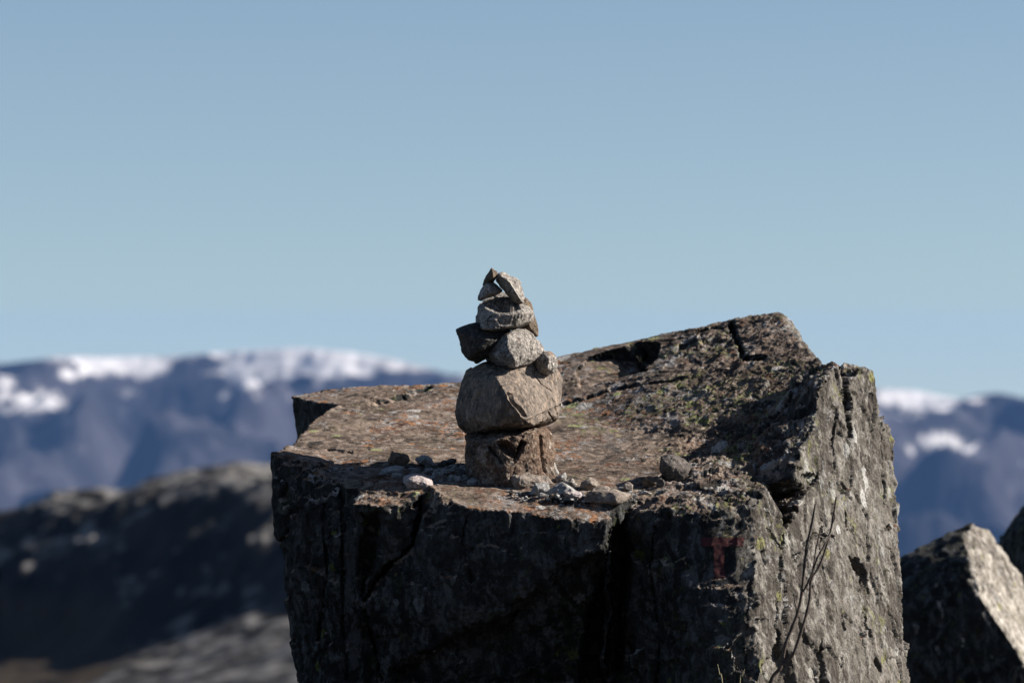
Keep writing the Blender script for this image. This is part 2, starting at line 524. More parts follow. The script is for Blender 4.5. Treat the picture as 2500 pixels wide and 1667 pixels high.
SNOW = [(2230, 966, 120, 22, .26), (2320, 1000, 90, 20, .16), (90, 1000, 110, 20, .12), (650, 852, 150, 16, .2), (820, 858, 130, 14, .16), (310, 872, 120, 14, .14), (300, 895, 150, 30, .20), (620, 868, 130, 30, .24), (770, 870, 150, 34, .28), (920, 890, 110, 24, .18), (560, 905, 60, 20, .12), (265, 950, 40, 18, .15), (60, 985, 70, 28, .17), (130, 975, 60, 22, .14), (10, 945, 30, 16, .15),
        (180, 1010, 40, 14, .1), (530, 968, 40, 16, .16), (620, 930, 50, 16, .12), (2200, 990, 90, 34, .26), (2290, 985, 60, 24, .2), (2260, 1080, 120, 26, .26), (2360, 1085, 70, 18, .22), (2160, 1040, 60, 30, .2),
        (2480, 985, 40, 10, .14), (430, 1140, 60, 30, -.1), (1100, 905, 60, 14, .08)]
BARE = [(70, 895, 95, 20, .3), (480, 890, 45, 22, .3), (390, 930, 80, 20, .18), (860, 893, 30, 8, .14), (1010, 930, 70, 20, .2), (2420, 1000, 60, 20, .3), (2300, 1015, 30, 8, .15)]

def snow_cover(o):
    """how much snow lies at each point of the fells"""
    me = o.data
    V = np.empty(len(me.vertices) * 3, np.float32)
    me.vertices.foreach_get('co', V)
    V = V.reshape(-1, 3)
    x, y = proj(V)
    w = 26 * perlin(V / 70, 85), 9 * perlin(V / 70, 86)
    s = -.155 + .135 * sstep(y, 1015, 885)
    for lst, sg in ((SNOW, 1), (BARE, -1)):
        for (a, b, ra_, rb_, k) in lst:
            d = ((x + w[0] - a) / ra_) ** 2 + ((y + w[1] - b) / rb_) ** 2
            s += sg * k * (.72 if sg > 0 else .9) * np.exp(-d)
    s += .17 * fbm(V / np.array([60, 100, 24]), 5, .62, 87) + .09 * fbm(V / np.array([130, 260, 70]), 3, .5, 88)
    at = me.attributes.new('snow', 'FLOAT', 'POINT')
    at.data.foreach_set('value', s.astype(np.float32))

def mountain_material():
    b = NT('snowy_fell')
    pos = b.n('ShaderNodeNewGeometry').outputs['Position']
    n1 = b.noise(pos, .0022, 6, .62, .5)
    n2 = b.noise(pos, .009, 6, .65, .4)
    col = b.mix(b.step(n1, .36, .64), (.009, .0092, .013), (.036, .034, .042))
    col = b.mix(b.math('MULTIPLY', b.step(n2, .52, .7), .6), col, (.088, .082, .096))
    sn = b.n('ShaderNodeAttribute', attribute_name='snow').outputs['Fac']
    snow = b.step(sn, -.05, .12)
    col = b.mix(snow, col, (.46, .45, .455))
    b.t.links.new(col, b.bsdf.inputs['Base Color'])
    b.bsdf.inputs['Roughness'].default_value = .9
    b.bsdf.inputs['Specular IOR Level'].default_value = .1
    return b.m

M['ground'], M['hill'], M['mountain'] = ground_material(), hill_material(), mountain_material()
land_strip('ground', np.concatenate([np.linspace(-80, 10, 30), np.linspace(11, 40, 40), np.geomspace(41, 285, 70)]), cols(20), M['ground'])
land_strip('hill', np.concatenate([np.linspace(285, 360, 60), np.linspace(361, 475, 200), np.geomspace(476, 2600, 40)]), cols(5), M['hill'])
fells = land_strip('mountains', np.concatenate([np.linspace(2600, 4900, 24), np.linspace(4920, 8700, 300), np.linspace(8750, 11000, 16)]), cols(6), M['mountain'])
snow_cover(fells)

# ------------------------------------------------------------------ the boulder
ra = np.array(P(1850, 1300, 19.35))
rb = np.array(P(2190, 1400, 20.3))
rc = np.array(P(2110, 905, 20.4))
rn = np.cross(rb - ra, rc - ra)
rn /= np.linalg.norm(rn)
if rn[0] < 0:
    rn = -rn

def RP(px, py, d=0.0):
    """a point of the sunlit right face"""
    v = np.array([(px - CX) / F, 1.0, -(py - HY) / F])
    t = (ra @ rn) / (v @ rn)
    return tuple(v * t + rn * d)

def TP(px, py, dz=0.0):
    """a point of the gently rising top face"""
    Y = (4.654 + dz) / (.2 + (py - HY) * 1e-4)
    return P(px, py, Y)

ZB = -2.5
def dn(p, dx=0.0, dy=0.0, z=ZB):
    return (p[0] + dx, p[1] + dy, z)

blocks = []
# main plate
top = [TP(703, 1093), TP(790, 1002), TP(893, 992), TP(1000, 942), TP(1120, 934), TP(1500, 930), TP(1760, 1000), TP(1800, 1100), TP(1700, 1180),
       TP(1480, 1226), TP(1240, 1205), TP(1040, 1195), TP(840, 1190), TP(808, 1126), TP(745, 1095)]
blocks.append(top + [dn(p, .30 if p[0] < -.8 else 0, .45 if p[1] < 20 else 0.1) for p in top])
# back slab, a step higher
top = [TP(703, 966, .07), TP(760, 979, .05), TP(850, 989.5, .028), TP(893, 986, .022), TP(945, 966, .018), TP(740, 957, .06), TP(765, 953.5, .055), TP(850, 945.5, .035), TP(1000, 938.5, .02)]
blocks.append(top + [dn(p, .40 if p[0] < -.8 else 0) for p in top])
# rising back wedge
ridge = [P(1125, 932, 22.3), P(1250, 906, 22.3), P(1365, 871, 22.3), P(1500, 847, 22.3), P(1610, 819, 22.3), P(1700, 801, 22.25), P(1800, 789, 22.2), P(1845, 777, 22.1), P(1880, 770, 22.05), P(1902, 772, 22.0),
         P(1926, 793, 21.95), P(1958, 838, 21.85), P(1990, 886, 21.5), P(2012, 903, 21.0)]
foot = [TP(1290, 960), TP(1450, 1010), TP(1560, 1060), TP(1700, 1090), TP(1780, 1100), P(1960, 960, 21.2)]
blocks.append(ridge + foot + [dn(p) for p in ridge + foot])
# crest
cre = [RP(2039, 894), RP(2003, 946), RP(1995, 1003), RP(1998, 1040), RP(2052, 930), RP(2060, 960), RP(2058, 1060)]
val = [P(1785, 1090, 20.75), P(1850, 1012, 21.1), P(1900, 965, 21.35), P(1960, 925, 21.5), P(2010, 905, 21.2)]
blocks.append(cre + val + [(p[0], p[1], p[2] - .4) for p in val] + [P(1900, 1130, 20.3)])
# its lower shoulder, which roofs the dark hollow
sho = [RP(1994, 1006), RP(1998, 1067), RP(2004, 1132), P(1940, 1170, 19.62), P(1883, 1182, 19.66), P(1820, 1160, 19.85), P(1740, 1108, 20.15), P(1790, 1092, 20.35), P(1890, 1050, 20.2)]
blocks.append(sho + [P(1990, 1215, 20.1), P(1890, 1225, 20.0), P(1800, 1180, 20.3), P(1900, 1200, 20.6)])
mid = [RP(1996, 1003), RP(1999, 1067), RP(2005, 1144), RP(2004, 1238), RP(2060, 950), RP(2060, 1250)]
blocks.append(mid + [(p[0] - .06, p[1] + .4, p[2]) for p in mid])
# the pillar behind it
pil = [RP(2072, 930), RP(2085, 915), RP(2102, 906), RP(2128, 909), RP(2137, 925), RP(2143, 990), RP(2147, 1045), RP(2150, 1250), RP(2075, 1100), RP(2075, 1250)]
blocks.append(pil + [(p[0] - .25, p[1] + .5, p[2]) for p in pil])
low = [RP(2060, 1060), RP(2150, 1046), RP(2166, 1049), RP(2179, 1080), RP(2183, 1200), RP(2187, 1310), RP(2191, 1400), RP(2206, 1480), RP(2213, 1667), RP(2225, 2000),
       RP(2003, 1238), RP(1952, 1248), RP(1912, 1303), RP(1885, 1667), RP(1880, 2000)]
blocks.append(low + [(p[0] - .45, p[1] + .65, p[2] - .02) for p in low])
# front right block with the hump
hump = [P(1540, 1215, 19.6), TP(1575, 1196), P(1625, 1165, 19.85), P(1690, 1122, 20.05), P(1740, 1103, 20.2), P(1790, 1098, 20.4), P(1850, 1150, 20.1), RP(1878, 1195)]
frt = [P(1528, 1252, 19.55), P(1570, 1256, 19.45), P(1650, 1266, 19.38), P(1725, 1260, 19.36), P(1794, 1245, 19.36), RP(1843, 1247), RP(1893, 1234), RP(1912, 1303)]
sid = [RP(1852, 1284), RP(1858, 1373), RP(1855, 1462), RP(1857, 1552), RP(1860, 1667), RP(1862, 2000), RP(1912, 2000), P(1560, 1360, 19.55), P(1540, 1667, 19.72), P(1530, 2000, 19.9)]
blocks.append(hump + frt + sid + [dn(p, 0, .5) for p in hump])
# front middle block
bk = [P(1052, 1178, 19.78), P(1150, 1186, 19.76), P(1250, 1196, 19.7), P(1400, 1218, 19.6), P(1482, 1234, 19.5)]
fr = [P(1062, 1190, 19.66), P(1075, 1237, 19.5), P(1140, 1240, 19.42), P(1290, 1263, 19.36), P(1400, 1271, 19.32), P(1482, 1285, 19.32)]
lo = [P(1015, 1345, 19.62), P(958, 1380, 19.66), P(898, 1465, 19.72), P(893, 1500, 19.74), P(908, 1560, 19.8), P(925, 1667, 19.9), P(1080, 1300, 19.45), P(1100, 1500, 19.45), P(1480, 1370, 19.34),
      P(1380, 1390, 19.36), P(1190, 1505, 19.45), P(1120, 1545, 19.5), P(1470, 1440, 19.6), P(1470, 1667, 19.85), P(1000, 2000, 20.0), P(1460, 2000, 20.1)]
blocks.append(bk + fr + lo + [dn(p, 0, .6) for p in bk])
# small front shelf
sh = [P(905, 1163, 19.86), P(985, 1168, 19.82), P(1030, 1194, 19.7), P(842, 1184, 19.86), P(862, 1232, 19.6), P(935, 1238, 19.54), P(1014, 1228, 19.58)]
blocks.append(sh + [P(935, 1365, 19.78), P(1008, 1330, 19.7), P(885, 1370, 19.85), P(900, 1560, 20.0), P(1000, 1560, 20.0)] + [dn(p, 0, .4) for p in sh[:3]])
# front left column
lt = [P(672, 1113, 20.15), P(683, 1099, 20.25), P(700, 1092, 20.45), P(745, 1094, 20.55), P(772, 1104, 20.42), P(808, 1126, 20.27), P(838, 1187, 19.95), P(866, 1236, 19.74)]
ls = [P(672, 1170, 20.1), P(679, 1240, 20.1), P(678, 1300, 20.1), P(690, 1370, 20.1), P(715, 1450, 20.15), P(728, 1530, 20.15), P(742, 1667, 20.2), P(765, 2000, 20.3),
      P(830, 1300, 19.76), P(872, 1330, 19.72), P(884, 1667, 19.86), P(820, 1667, 19.9), P(890, 2000, 20.0), P(720, 1120, 20.12), P(770, 1130, 20.02)]
blocks.append(lt + ls + [dn(p, .38, .3) for p in lt[:6]] + [P(890, 1667, 20.4)])

VS, TS, n0 = [], [], 0
for pts in blocks:
    v, t = hull(pts)
    VS.append(v); TS.append(t + n0); n0 += len(v)
me = np_mesh('boulder_blocks', np.vstack(VS), np.vstack(TS))
tmp = link('boulder_blocks', me)
md = tmp.modifiers.new('remesh', 'REMESH')
md.mode = 'VOXEL'
md.voxel_size = 0.011
md.adaptivity = 0.0
ev = tmp.evaluated_get(bpy.context.evaluated_depsgraph_get())
em = ev.to_mesh()
V = np.empty(len(em.vertices) * 3, np.float32)
em.vertices.foreach_get('co', V)
V = V.reshape(-1, 3).astype(float)
em.calc_loop_triangles()
T = np.empty(len(em.loop_triangles) * 3, np.int32)
em.loop_triangles.foreach_get('vertices', T)
T = T.reshape(-1, 3).astype(np.int64)
ev.to_mesh_clear()
bpy.data.objects.remove(tmp)
V = smooth(V, T, 2, .5)
N = vnormals(V, T)
px, py = proj(V)

def w_top(N):
    return sstep(N[:, 2], .80, .95)

# coarse forms first, then refine what the camera can see
lip = (px > 1030) & (px < 1490)
wt = w_top(N) * sstep(px, 1750, 1500) * np.where(lip, sstep(py, 1300, 1262), sstep(py, 1250, 1180))
wr = sstep(N @ rn, .80, .93)
ws = np.clip(wt + wr, 0, 1)
big = .030 * fbm(V * 2.3, 3, .5, 1) + .022 * facets(V * 4.0, 2) + .016 * ridged(V * 7.0, 3, .5, 3)
big = big * np.where((px > 1680) & (px < 1840) & (py > 1285) & (py < 1435) & (V[:, 1] < 19.8), .4, 1.0)
big = big * np.where(V[:, 1] > 20.8, .6, np.where((N[:, 1] < -.75), .75, 1.0))
cal = .016 * fbm(V * 1.6, 3, .5, 4) + .004 * fbm(V * 9.0, 3, .5, 5)
V = V + N * (big * (1 - ws) + cal * ws)[:, None]

def seg_dist(qx, qy, pts):
    d = np.full(len(qx), 1e9)
    for (x0, y0), (x1, y1) in zip(pts[:-1], pts[1:]):
        dx, dy = x1 - x0, y1 - y0
        t = np.clip(((qx - x0) * dx + (qy - y0) * dy) / (dx * dx + dy * dy), 0, 1)
        d = np.minimum(d, np.hypot(qx - x0 - t * dx, qy - y0 - t * dy))
    return d

def inside(qx, qy, poly):
    c = np.zeros(len(qx), bool)
    for (x0, y0), (x1, y1) in zip(poly, poly[1:] + poly[:1]):
        m = ((y0 > qy) != (y1 > qy))
        c ^= m & (qx < (x1 - x0) * (qy - y0) / ((y1 - y0) if y1 != y0 else 1e-9) + x0)
    return c

N = vnormals(V, T)
vis = (N[:, 1] - N[:, 2] * .03 + N[:, 0] * .02 < .12) & (V[:, 2] > -1.85) & ~((N[:, 0] < -.8))
V4 = np.hstack([V, vis[:, None].astype(float)])
def refine4(V4, T, h, it):
    for _ in range(it):
        n = len(V4)
        before = len(T)
        V4, T = refine(V4, T, h, 1, lambda A, B: (A[:, 3] > .6) & (B[:, 3] > .6))
        if len(T) == before:
            break
    return V4, T
V4, T = refine4(V4, T, .0085, 1)
V = V4[:, :3].copy()
N = vnormals(V, T)
px, py = proj(V)
facing = -(N[:, 0] * V[:, 0] + N[:, 1] * V[:, 1] + N[:, 2] * V[:, 2]) / V[:, 1] > .03

def carve(pts, width, depth, yr=(18, 23), along=None, poly=False, jit=4.0):
    """cut a joint (line) or a hollow (polygon) into the rock where the photograph shows one"""
    global V
    jx = jit * perlin(V * 22.0, 91); jy = jit * perlin(V * 22.0, 92)
    bx0, bx1 = min(p[0] for p in pts) - width - 12, max(p[0] for p in pts) + width + 12
    by0, by1 = min(p[1] for p in pts) - width - 12, max(p[1] for p in pts) + width + 12
    s = (px > bx0) & (px < bx1) & (py > by0) & (py < by1) & facing & (V[:, 1] > yr[0]) & (V[:, 1] < yr[1])
    s = np.where(s)[0]
    if not len(s):
        return
    qx, qy = px[s] + jx[s], py[s] + jy[s]
    if poly:
        d = seg_dist(qx, qy, pts + pts[:1])
        w = np.where(inside(qx, qy, pts), np.clip(d / width, 0, 1), 0)
    else:
        w = np.clip(1.35 * (1 - seg_dist(qx, qy, pts) / width), 0, 1)
    a = np.array(along if along is not None else (0, 1, 0), float)
    a /= np.linalg.norm(a)
    V[s] += a * (w * depth)[:, None]

inr = -rn
SCOOP = [(1405, 905), (1440, 870), (1500, 850), (1566, 832), (1612, 838), (1608, 868), (1575, 905), (1480, 930), (1415, 948)]
q_ = np.where((px > 1390) & (px < 1630) & (py > 820) & (py < 960) & facing & (V[:, 1] > 20.5))[0]
jx_, jy_ = px[q_] + 5 * perlin(V[q_] * 16, 93), py[q_] + 5 * perlin(V[q_] * 16, 94)
w_ = np.where(inside(jx_, jy_, SCOOP), np.clip(seg_dist(jx_, jy_, SCOOP[2:7]) / 9, 0, 1) * (.15 + .85 * sstep(jx_, 1410, 1590)), 0)
V[q_] += np.array((.25, .8, -.5)) / .98 * (w_ * .17)[:, None]
carve([(1787, 795), (1795, 820), (1806, 850), (1813, 876), (1868, 873)], 9, .09, (20.5, 23), (0, 1, -.3))
carve([(1700, 812), (1740, 800), (1780, 802)], 5, .03, (20.5, 23), (0, 1, -.3))
carve([(1660, 838), (1720, 822), (1700, 840), (1650, 862)], 8, .05, (20.5, 23), (0, .7, -.7), True)
carve([(1373, 985), (1430, 973), (1480, 955), (1560, 938), (1640, 930)], 4.5, .03, (20, 23), (0, .6, -1))
carve([(905, 985), (960, 975), (1010, 958), (1050, 945)], 7, .035, (20, 23), (0, .7, -.7))
carve([(962, 968), (985, 957), (1012, 962), (990, 976)], 6, .06, (20, 23), (0, .6, -.8), True)
carve([(800, 1097), (862, 1103)], 4, .012, (20, 21.5), (0, .4, -1))
# right face: joints and pits
carve([(2062, 925), (2066, 960), (2070, 1010), (2076, 1068)], 8, .16, (19, 21.5), (-.7, .5, 0))
carve([(2063, 965), (2082, 970), (2080, 1010), (2070, 1020)], 6, .12, (19, 21.5), (-.7, .5, 0), True)
carve([(2055, 1180), (2068, 1193)], 5, .04, (19, 21.5), inr)
carve([(2061, 1247), (2066, 1290)], 4, .04, (19, 21.5), inr)
carve([(2068, 1355), (2096, 1362), (2112, 1400), (2122, 1445), (2112, 1430), (2098, 1402), (2082, 1390)], 5, .10, (19, 21.5), inr, True)
carve([(2100, 1400), (2115, 1425), (2122, 1452)], 4, .06, (19, 21.5), inr)
carve([(2106, 1492), (2114, 1500), (2124, 1548), (2118, 1562), (2108, 1520)], 4, .08, (19, 21.5), inr, True)
carve([(2057, 1500), (2064, 1535)], 4, .03, (19, 21.5), inr)
carve([(2135, 1610), (2150, 1640)], 5, .04, (19, 21.5), inr)
carve([(1875, 1290), (1893, 1315), (1904, 1340)], 4, .03, (19, 21.5), inr)
carve([(1935, 1357), (1958, 1347)], 3, .02, (19, 21.5), inr)
carve([(1975, 1412), (1985, 1440)], 4, .03, (19, 21.5), inr)
carve([(1895, 1500), (1888, 1560), (1870, 1600), (1857, 1620), (1850, 1680), (1950, 1690), (1935, 1620), (1912, 1560)], 10, .05, (19, 21.5), inr, True)
carve([(1945, 1500), (1962, 1540), (1978, 1580), (1960, 1570), (1945, 1530)], 6, .05, (19, 21.5), inr, True)
carve([(2000, 1555), (2012, 1600), (2030, 1690), (1998, 1690), (1995, 1610)], 7, .07, (19, 21.5), inr, True)
carve([(1912, 1308), (1906, 1370), (1903, 1460), (1893, 1540)], 3.5, .035, (19, 21.5), inr)
carve([(2150, 1060), (2156, 1140), (2160, 1230)], 3.5, .02, (19, 21.5), inr)
carve([(2010, 1260), (2003, 1340), (2018, 1430)], 3, .02, (19, 21.5), inr)
carve([(2040, 1000), (2032, 1080), (2040, 1150)], 3, .02, (19, 21.5), inr)
carve([(1960, 1330), (1990, 1300), (2030, 1310)], 3, .02, (19, 21.5), inr)
carve([(2160, 1290), (2172, 1284)], 4, .04, (19, 21.5), inr)
# front joints
carve([(1012, 1235), (1030, 1215), (1022, 1260), (1008, 1330), (960, 1372), (925, 1408), (892, 1462)], 7, .12, (19, 20.5), (0, 1, 0))
carve([(882, 1250), (930, 1246), (934, 1355), (905, 1420), (880, 1470), (872, 1380)], 14, .10, (19, 20.5), (0, 1, 0), True)
carve([(945, 1630), (1125, 1537), (1195, 1503), (1300, 1440), (1380, 1372), (1482, 1330), (1500, 1420), (1490, 1700), (940, 1700)], 26, .16, (19, 20.5), (0, 1, 0), True, 9.0)
carve([(1484, 1292), (1528, 1262), (1545, 1330), (1532, 1450), (1520, 1700), (1400, 1700), (1430, 1500), (1478, 1390)], 16, .22, (19, 20.5), (0, 1, 0), True, 6.0)
carve([(832, 1200), (842, 1300), (836, 1450), (846, 1660)], 8, .03, (19, 20.6), (0, 1, 0))
carve([(790, 1230), (800, 1400), (778, 1560)], 7, .03, (19, 20.6), (0, 1, 0))
carve([(893, 1490), (912, 1560), (930, 1660)], 6, .05, (19, 20.6), (0, 1, 0))
carve([(1600, 1290), (1590, 1400), (1615, 1560), (1600, 1690)], 6, .03, (19, 20.6), (0, 1, 0))
carve([(1140, 1260), (1128, 1330), (1150, 1420)], 5, .025, (19, 20.6), (0, 1, 0))

px, py = proj(V)
N = vnormals(V, T)
wt = sstep(N[:, 2], .72, .93) * sstep(px, 1760, 1450)
wr = sstep(N @ rn, .6, .9)
vs = V * np.array([1, 1, .55])
rg_w = np.where((V[:, 1] > 20.7), .62, 1.0) * np.where((N[:, 1] < -.6) & (N[:, 2] < .35), .5, 1.0)
rg_w = rg_w * np.where((px > 1690) & (px < 1838) & (py > 1292) & (py < 1428) & (V[:, 1] < 19.8), .2, 1.0)
rough = rg_w * (.012 * ridged(V * 20, 3, .6, 11) + .004 * fbm(V * 70, 2, .6, 12) + .011 * facets(V * 12, 13))
topd = .0028 * fbm(V * 26, 3, .6, 14) - .004 * sstep(fbm(V * np.array([9, 9, 9]), 3, .6, 15), .25, .5)
face = .011 * facets(V * np.array([6, 6, 2.6]), 19) + .006 * facets(vs * 11, 20) + .006 * fbm(vs * 20, 3, .6, 16) + .0035 * fbm(V * 75, 2, .6, 17) + .005 * facets(vs * 16, 18)
dsp = topd * wt + (1 - wt) * (face * wr + rough * (1 - wr))
wv = smooth(np.repeat(V4[:, 3:4], 3, 1), T, 6, .6)[:, 0]
V = V + N * (dsp * sstep(wv, .3, .95))[:, None]
bme = np_mesh('boulder', V, T)
Ns = vnormals(smooth(V, T, 4, .6), T)
for an, av in (('top_face', sstep(Ns[:, 2], .25, .62)), ('sunlit_face', np.maximum(sstep(Ns @ rn, .35, .75), sstep(np.abs((V - ra) @ rn), .07, .035) * sstep(Ns @ rn, .0, .4)) * sstep(V[:, 0], .95, 1.12))):
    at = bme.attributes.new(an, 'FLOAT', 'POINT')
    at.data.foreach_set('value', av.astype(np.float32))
PALE = [(*RP(2112, 1165, .01), .026, .080, (.34, .335, .32)), (*RP(2104, 1215, .01), .018, .06, (.34, .335, .32)), (*RP(2084, 1060, .01), .018, .05, (.30, .295, .28)), (*RP(2062, 1100, .01), .02, .04, (.28, .275, .26)), (*RP(2042, 1292, .01), .018, .022, (.36, .355, .34)),
        (*P(850, 1380, 19.76), .035, .22, (.06, .06, .06)), (*P(865, 1560, 19.84), .03, .16, (.055, .055, .056)), (*P(738, 1180, 20.1), .016, .05, (.10, .10, .10)), (*P(950, 1290, 19.72), .05, .08, (.07, .068, .068)), (*P(1050, 1400, 19.6), .06, .12, (.04, .04, .041))]
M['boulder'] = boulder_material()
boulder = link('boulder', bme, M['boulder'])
tag(boulder, 'huge lichen covered boulder with a flat sloping top carrying the stone cairn', 'boulder')

# the red trail letter painted on its front
px, py = proj(V)
N = vnormals(V, T)
tx, ty = px + 2.0 * perlin(V * 30, 5), py + 2.0 * perlin(V * 30, 6)
inT = ((tx > 1709) & (tx < 1817) & (ty > 1310) & (ty < 1335)) | ((tx > 1741) & (tx < 1770) & (ty > 1320) & (ty < 1410))
inT &= (V[:, 1] < 19.9) & (N[:, 1] < -.2)
tf = T[inT[T].all(1)]
uq, inv = np.unique(tf.ravel(), return_inverse=True)
pm = NT('red_paint')
pp = pm.n('ShaderNodeNewGeometry').outputs['Position']
pc = pm.mix(pm.step(pm.noise(pp, 60, 4, .7), .3, .6), (.022, .004, .004), (.062, .005, .005))
pm.t.links.new(pc, pm.bsdf.inputs['Base Color'])
pm.bsdf.inputs['Roughness'].default_value = .8
tm = np_mesh('painted_letter', V[uq] + N[uq] * .0025, inv.reshape(-1, 3))
tl = link('painted_letter', tm, pm.m, boulder)
tl['label'] = 'faded red letter T painted on the shaded front'

# ------------------------------------------------------------------ stones
dg = bpy.context.evaluated_depsgraph_get()
dg.update()
def ground_hit(px_, py_):
    d = Vector(P(px_, py_, 1.0)).normalized()
    ok, loc, nor, i, ob, mx = sc.ray_cast(dg, Vector((0, 0, 0)), d)
    return loc if ok and ob.name == 'boulder' else None

def finish_stone(name, V, T, mat, label, cat, group=None, h=.006, rnd=3, amp=1.0, seed=0, cuts=None, freq=1.0):
    V, T = refine(V, T, h)
    V = smooth(V, T, rnd, .6)
    N = vnormals(V, T)
    s = seed * 13.7
    d = amp * (.010 * fbm(V * 9 * freq + s, 3, .5, seed) + .006 * facets(V * 14 * freq + s, seed + 3))
    V = V + N * d[:, None]
    if cuts:
        N = vnormals(V, T)
        qx, qy = proj(V)
        fc = N[:, 1] < .15
        for (pts, width, depth, poly, along) in cuts:
            jx, jy = qx + 2.5 * perlin(V * 30, 91), qy + 2.5 * perlin(V * 30, 92)
            if poly:
                w = np.where(inside(jx, jy, pts), np.clip(seg_dist(jx, jy, pts + pts[:1]) / width, 0, 1), 0)
            else:
                w = np.clip(1.35 * (1 - seg_dist(jx, jy, pts) / width), 0, 1)
            a = np.array(along, float); a /= np.linalg.norm(a)
            V = V + a * (w * depth * fc)[:, None]
    N = vnormals(V, T)
    d = amp * (.0022 * fbm(V * 50 * freq + s, 3, .6, seed + 5) + .0018 * ridged(V * 34 * freq + s, 2, .5, seed + 6))
    V = V + N * d[:, None]
    org = np.array([V[:, 0].mean(), V[:, 1].mean(), V[:, 2].min()])
    o = link(name, np_mesh(name, V - org, T), mat, loc=org)
    return tag(o, label, cat, group)

CAIRN = 'stones stacked in the cairn'
YC = 20.05
def stone(sil, front, mat, label, yc=YC, back=.22, bs=.72, dy=0.0, **kw):
    """sil: outline (px, py[, dY]); front: nearer points (px, py, dY towards the camera)"""
    pts = [P(p[0], p[1], yc + dy - (p[2] if len(p) > 2 else 0)) for p in sil]
    cx = sum(p[0] for p in sil) / len(sil); cy = sum(p[1] for p in sil) / len(sil)
    pts += [P(p[0], p[1], yc + dy - p[2]) for p in front]
    pts += [P(cx + (p[0] - cx) * bs, cy + (p[1] - cy) * bs, yc + dy + back) for p in sil]
    V, T = hull(pts)
    return finish_stone('cairn_stone', V, T, mat, label, 'stone', CAIRN, **kw)

# base block
stone([(1135, 1062), (1180, 1058), (1250, 1056), (1333, 1043), (1346, 1056), (1349, 1090), (1353, 1134), (1354, 1182), (1290, 1202), (1200, 1200), (1144, 1175), (1140, 1112)],
      [(1166, 1078, .16), (1168, 1180, .17), (1240, 1073, .22), (1235, 1160, .26), (1252, 1196, .25), (1300, 1062, .17), (1290, 1200, .2), (1345, 1060, .04), (1352, 1180, .05)],
      M['brown'], 'red brown square block at the bottom of the cairn', dy=-.07, back=.26, bs=.9, h=.005, rnd=1, seed=1, amp=1.1, freq=1.5,
      cuts=[([(1210, 1078), (1240, 1072), (1262, 1095), (1258, 1125), (1236, 1112), (1218, 1098)], 7, .06, True, (.2, 1, -.3)),
            ([(1272, 1072), (1287, 1078), (1276, 1106), (1256, 1136), (1250, 1118), (1262, 1092)], 6, .07, True, (-.3, 1, 0)),
            ([(1195, 1092), (1212, 1112), (1226, 1130)], 6, .03, False, (.2, 1, -.3)),
            ([(1320, 1065), (1322, 1110), (1330, 1150)], 5, .02, False, (-.5, 1, 0))])
# pale knobbly stone wedged at its foot
stone([(1243, 1160), (1262, 1158), (1300, 1166), (1340, 1160), (1352, 1180), (1320, 1190), (1290, 1200), (1262, 1202), (1250, 1188)],
      [(1265, 1168, .07), (1262, 1196, .06), (1300, 1175, .05)], M['tan'], 'pale knobbly stone at the foot of the red brown cairn block', dy=-.29, back=.15, h=.005, rnd=4, seed=2)
# big round stone
stone([(1180, 882), (1140, 906), (1127, 932), (1117, 966, .03), (1110, 1005, .04), (1117, 1038, .04), (1135, 1060, .03), (1160, 1070), (1206, 1065), (1262, 1052), (1332, 1039, -.06), (1362, 1023, -.10), (1370, 992, -.12), (1373, 945, -.12),
       (1374, 921, -.12), (1362, 900, -.10), (1320, 878, -.05), (1250, 884)],
      [(1211, 920, .23), (1229, 950, .28), (1242, 974, .31), (1264, 1003, .32), (1284, 1027, .29), (1160, 930, .13), (1150, 1020, .17), (1200, 1040, .23), (1300, 1036, .22), (1355, 1015, .02), (1240, 905, .17)],
      M['orange'], 'largest rounded tan stone of the cairn, above the square block', dy=.0, back=.13, bs=.7, h=.005, rnd=2, seed=3, amp=.65,
      cuts=[([(1280, 1032), (1320, 1013), (1371, 989)], 4, .025, False, (-.3, 1, .2)),
            ([(1340, 1008), (1352, 1028)], 3, .02, False, (-.3, 1, .2)),
            ([(1236, 955), (1250, 962), (1258, 982), (1276, 996), (1290, 1018), (1278, 1022), (1258, 1000), (1240, 975)], 5, .022, True, (-.5, 1, 0)),
            ([(1300, 905), (1318, 935), (1345, 955)], 2.5, .008, False, (-.3, 1, 0))])
# granite stone on it
stone([(1184, 866), (1190, 846), (1204, 832), (1228, 814), (1259, 802), (1285, 804), (1302, 814), (1320, 839), (1331, 858), (1328, 868), (1305, 886), (1269, 893), (1251, 899), (1213, 896), (1186, 881)],
      [(1238, 818, .16), (1240, 850, .21), (1253, 875, .23), (1257, 896, .2), (1205, 868, .15), (1280, 830, .14), (1310, 862, .08), (1290, 880, .12)],
      M['granite'], 'speckled grey granite stone in the middle of the cairn, on the largest one', back=.2, h=.005, rnd=5, seed=4, amp=.8)
# dark slab poking out to the left
stone([(1112, 803), (1165, 786), (1225, 800, -.06), (1262, 812, -.08), (1262, 850, -.08), (1195, 872), (1163, 884), (1142, 879), (1129, 861), (1129, 847), (1117, 818)],
      [(1135, 815, .10), (1150, 865, .09), (1195, 830, .10)], M['dark'], 'dark angular slab poking out of the left side of the cairn', dy=-.05, back=.12, bs=.85, h=.0055, rnd=2, seed=5, amp=.7)
# brown stone behind the hollow one
stone([(1262, 730), (1281, 727), (1295, 742), (1303, 772), (1309, 800), (1310, 818), (1292, 812), (1262, 800)], [(1285, 760, .06), (1295, 800, .05)],
      M['brown_small'], 'rusty brown stone behind the hollow topped stone near the cairn top', dy=.08, back=.12, h=.005, rnd=3, seed=6, amp=.8)
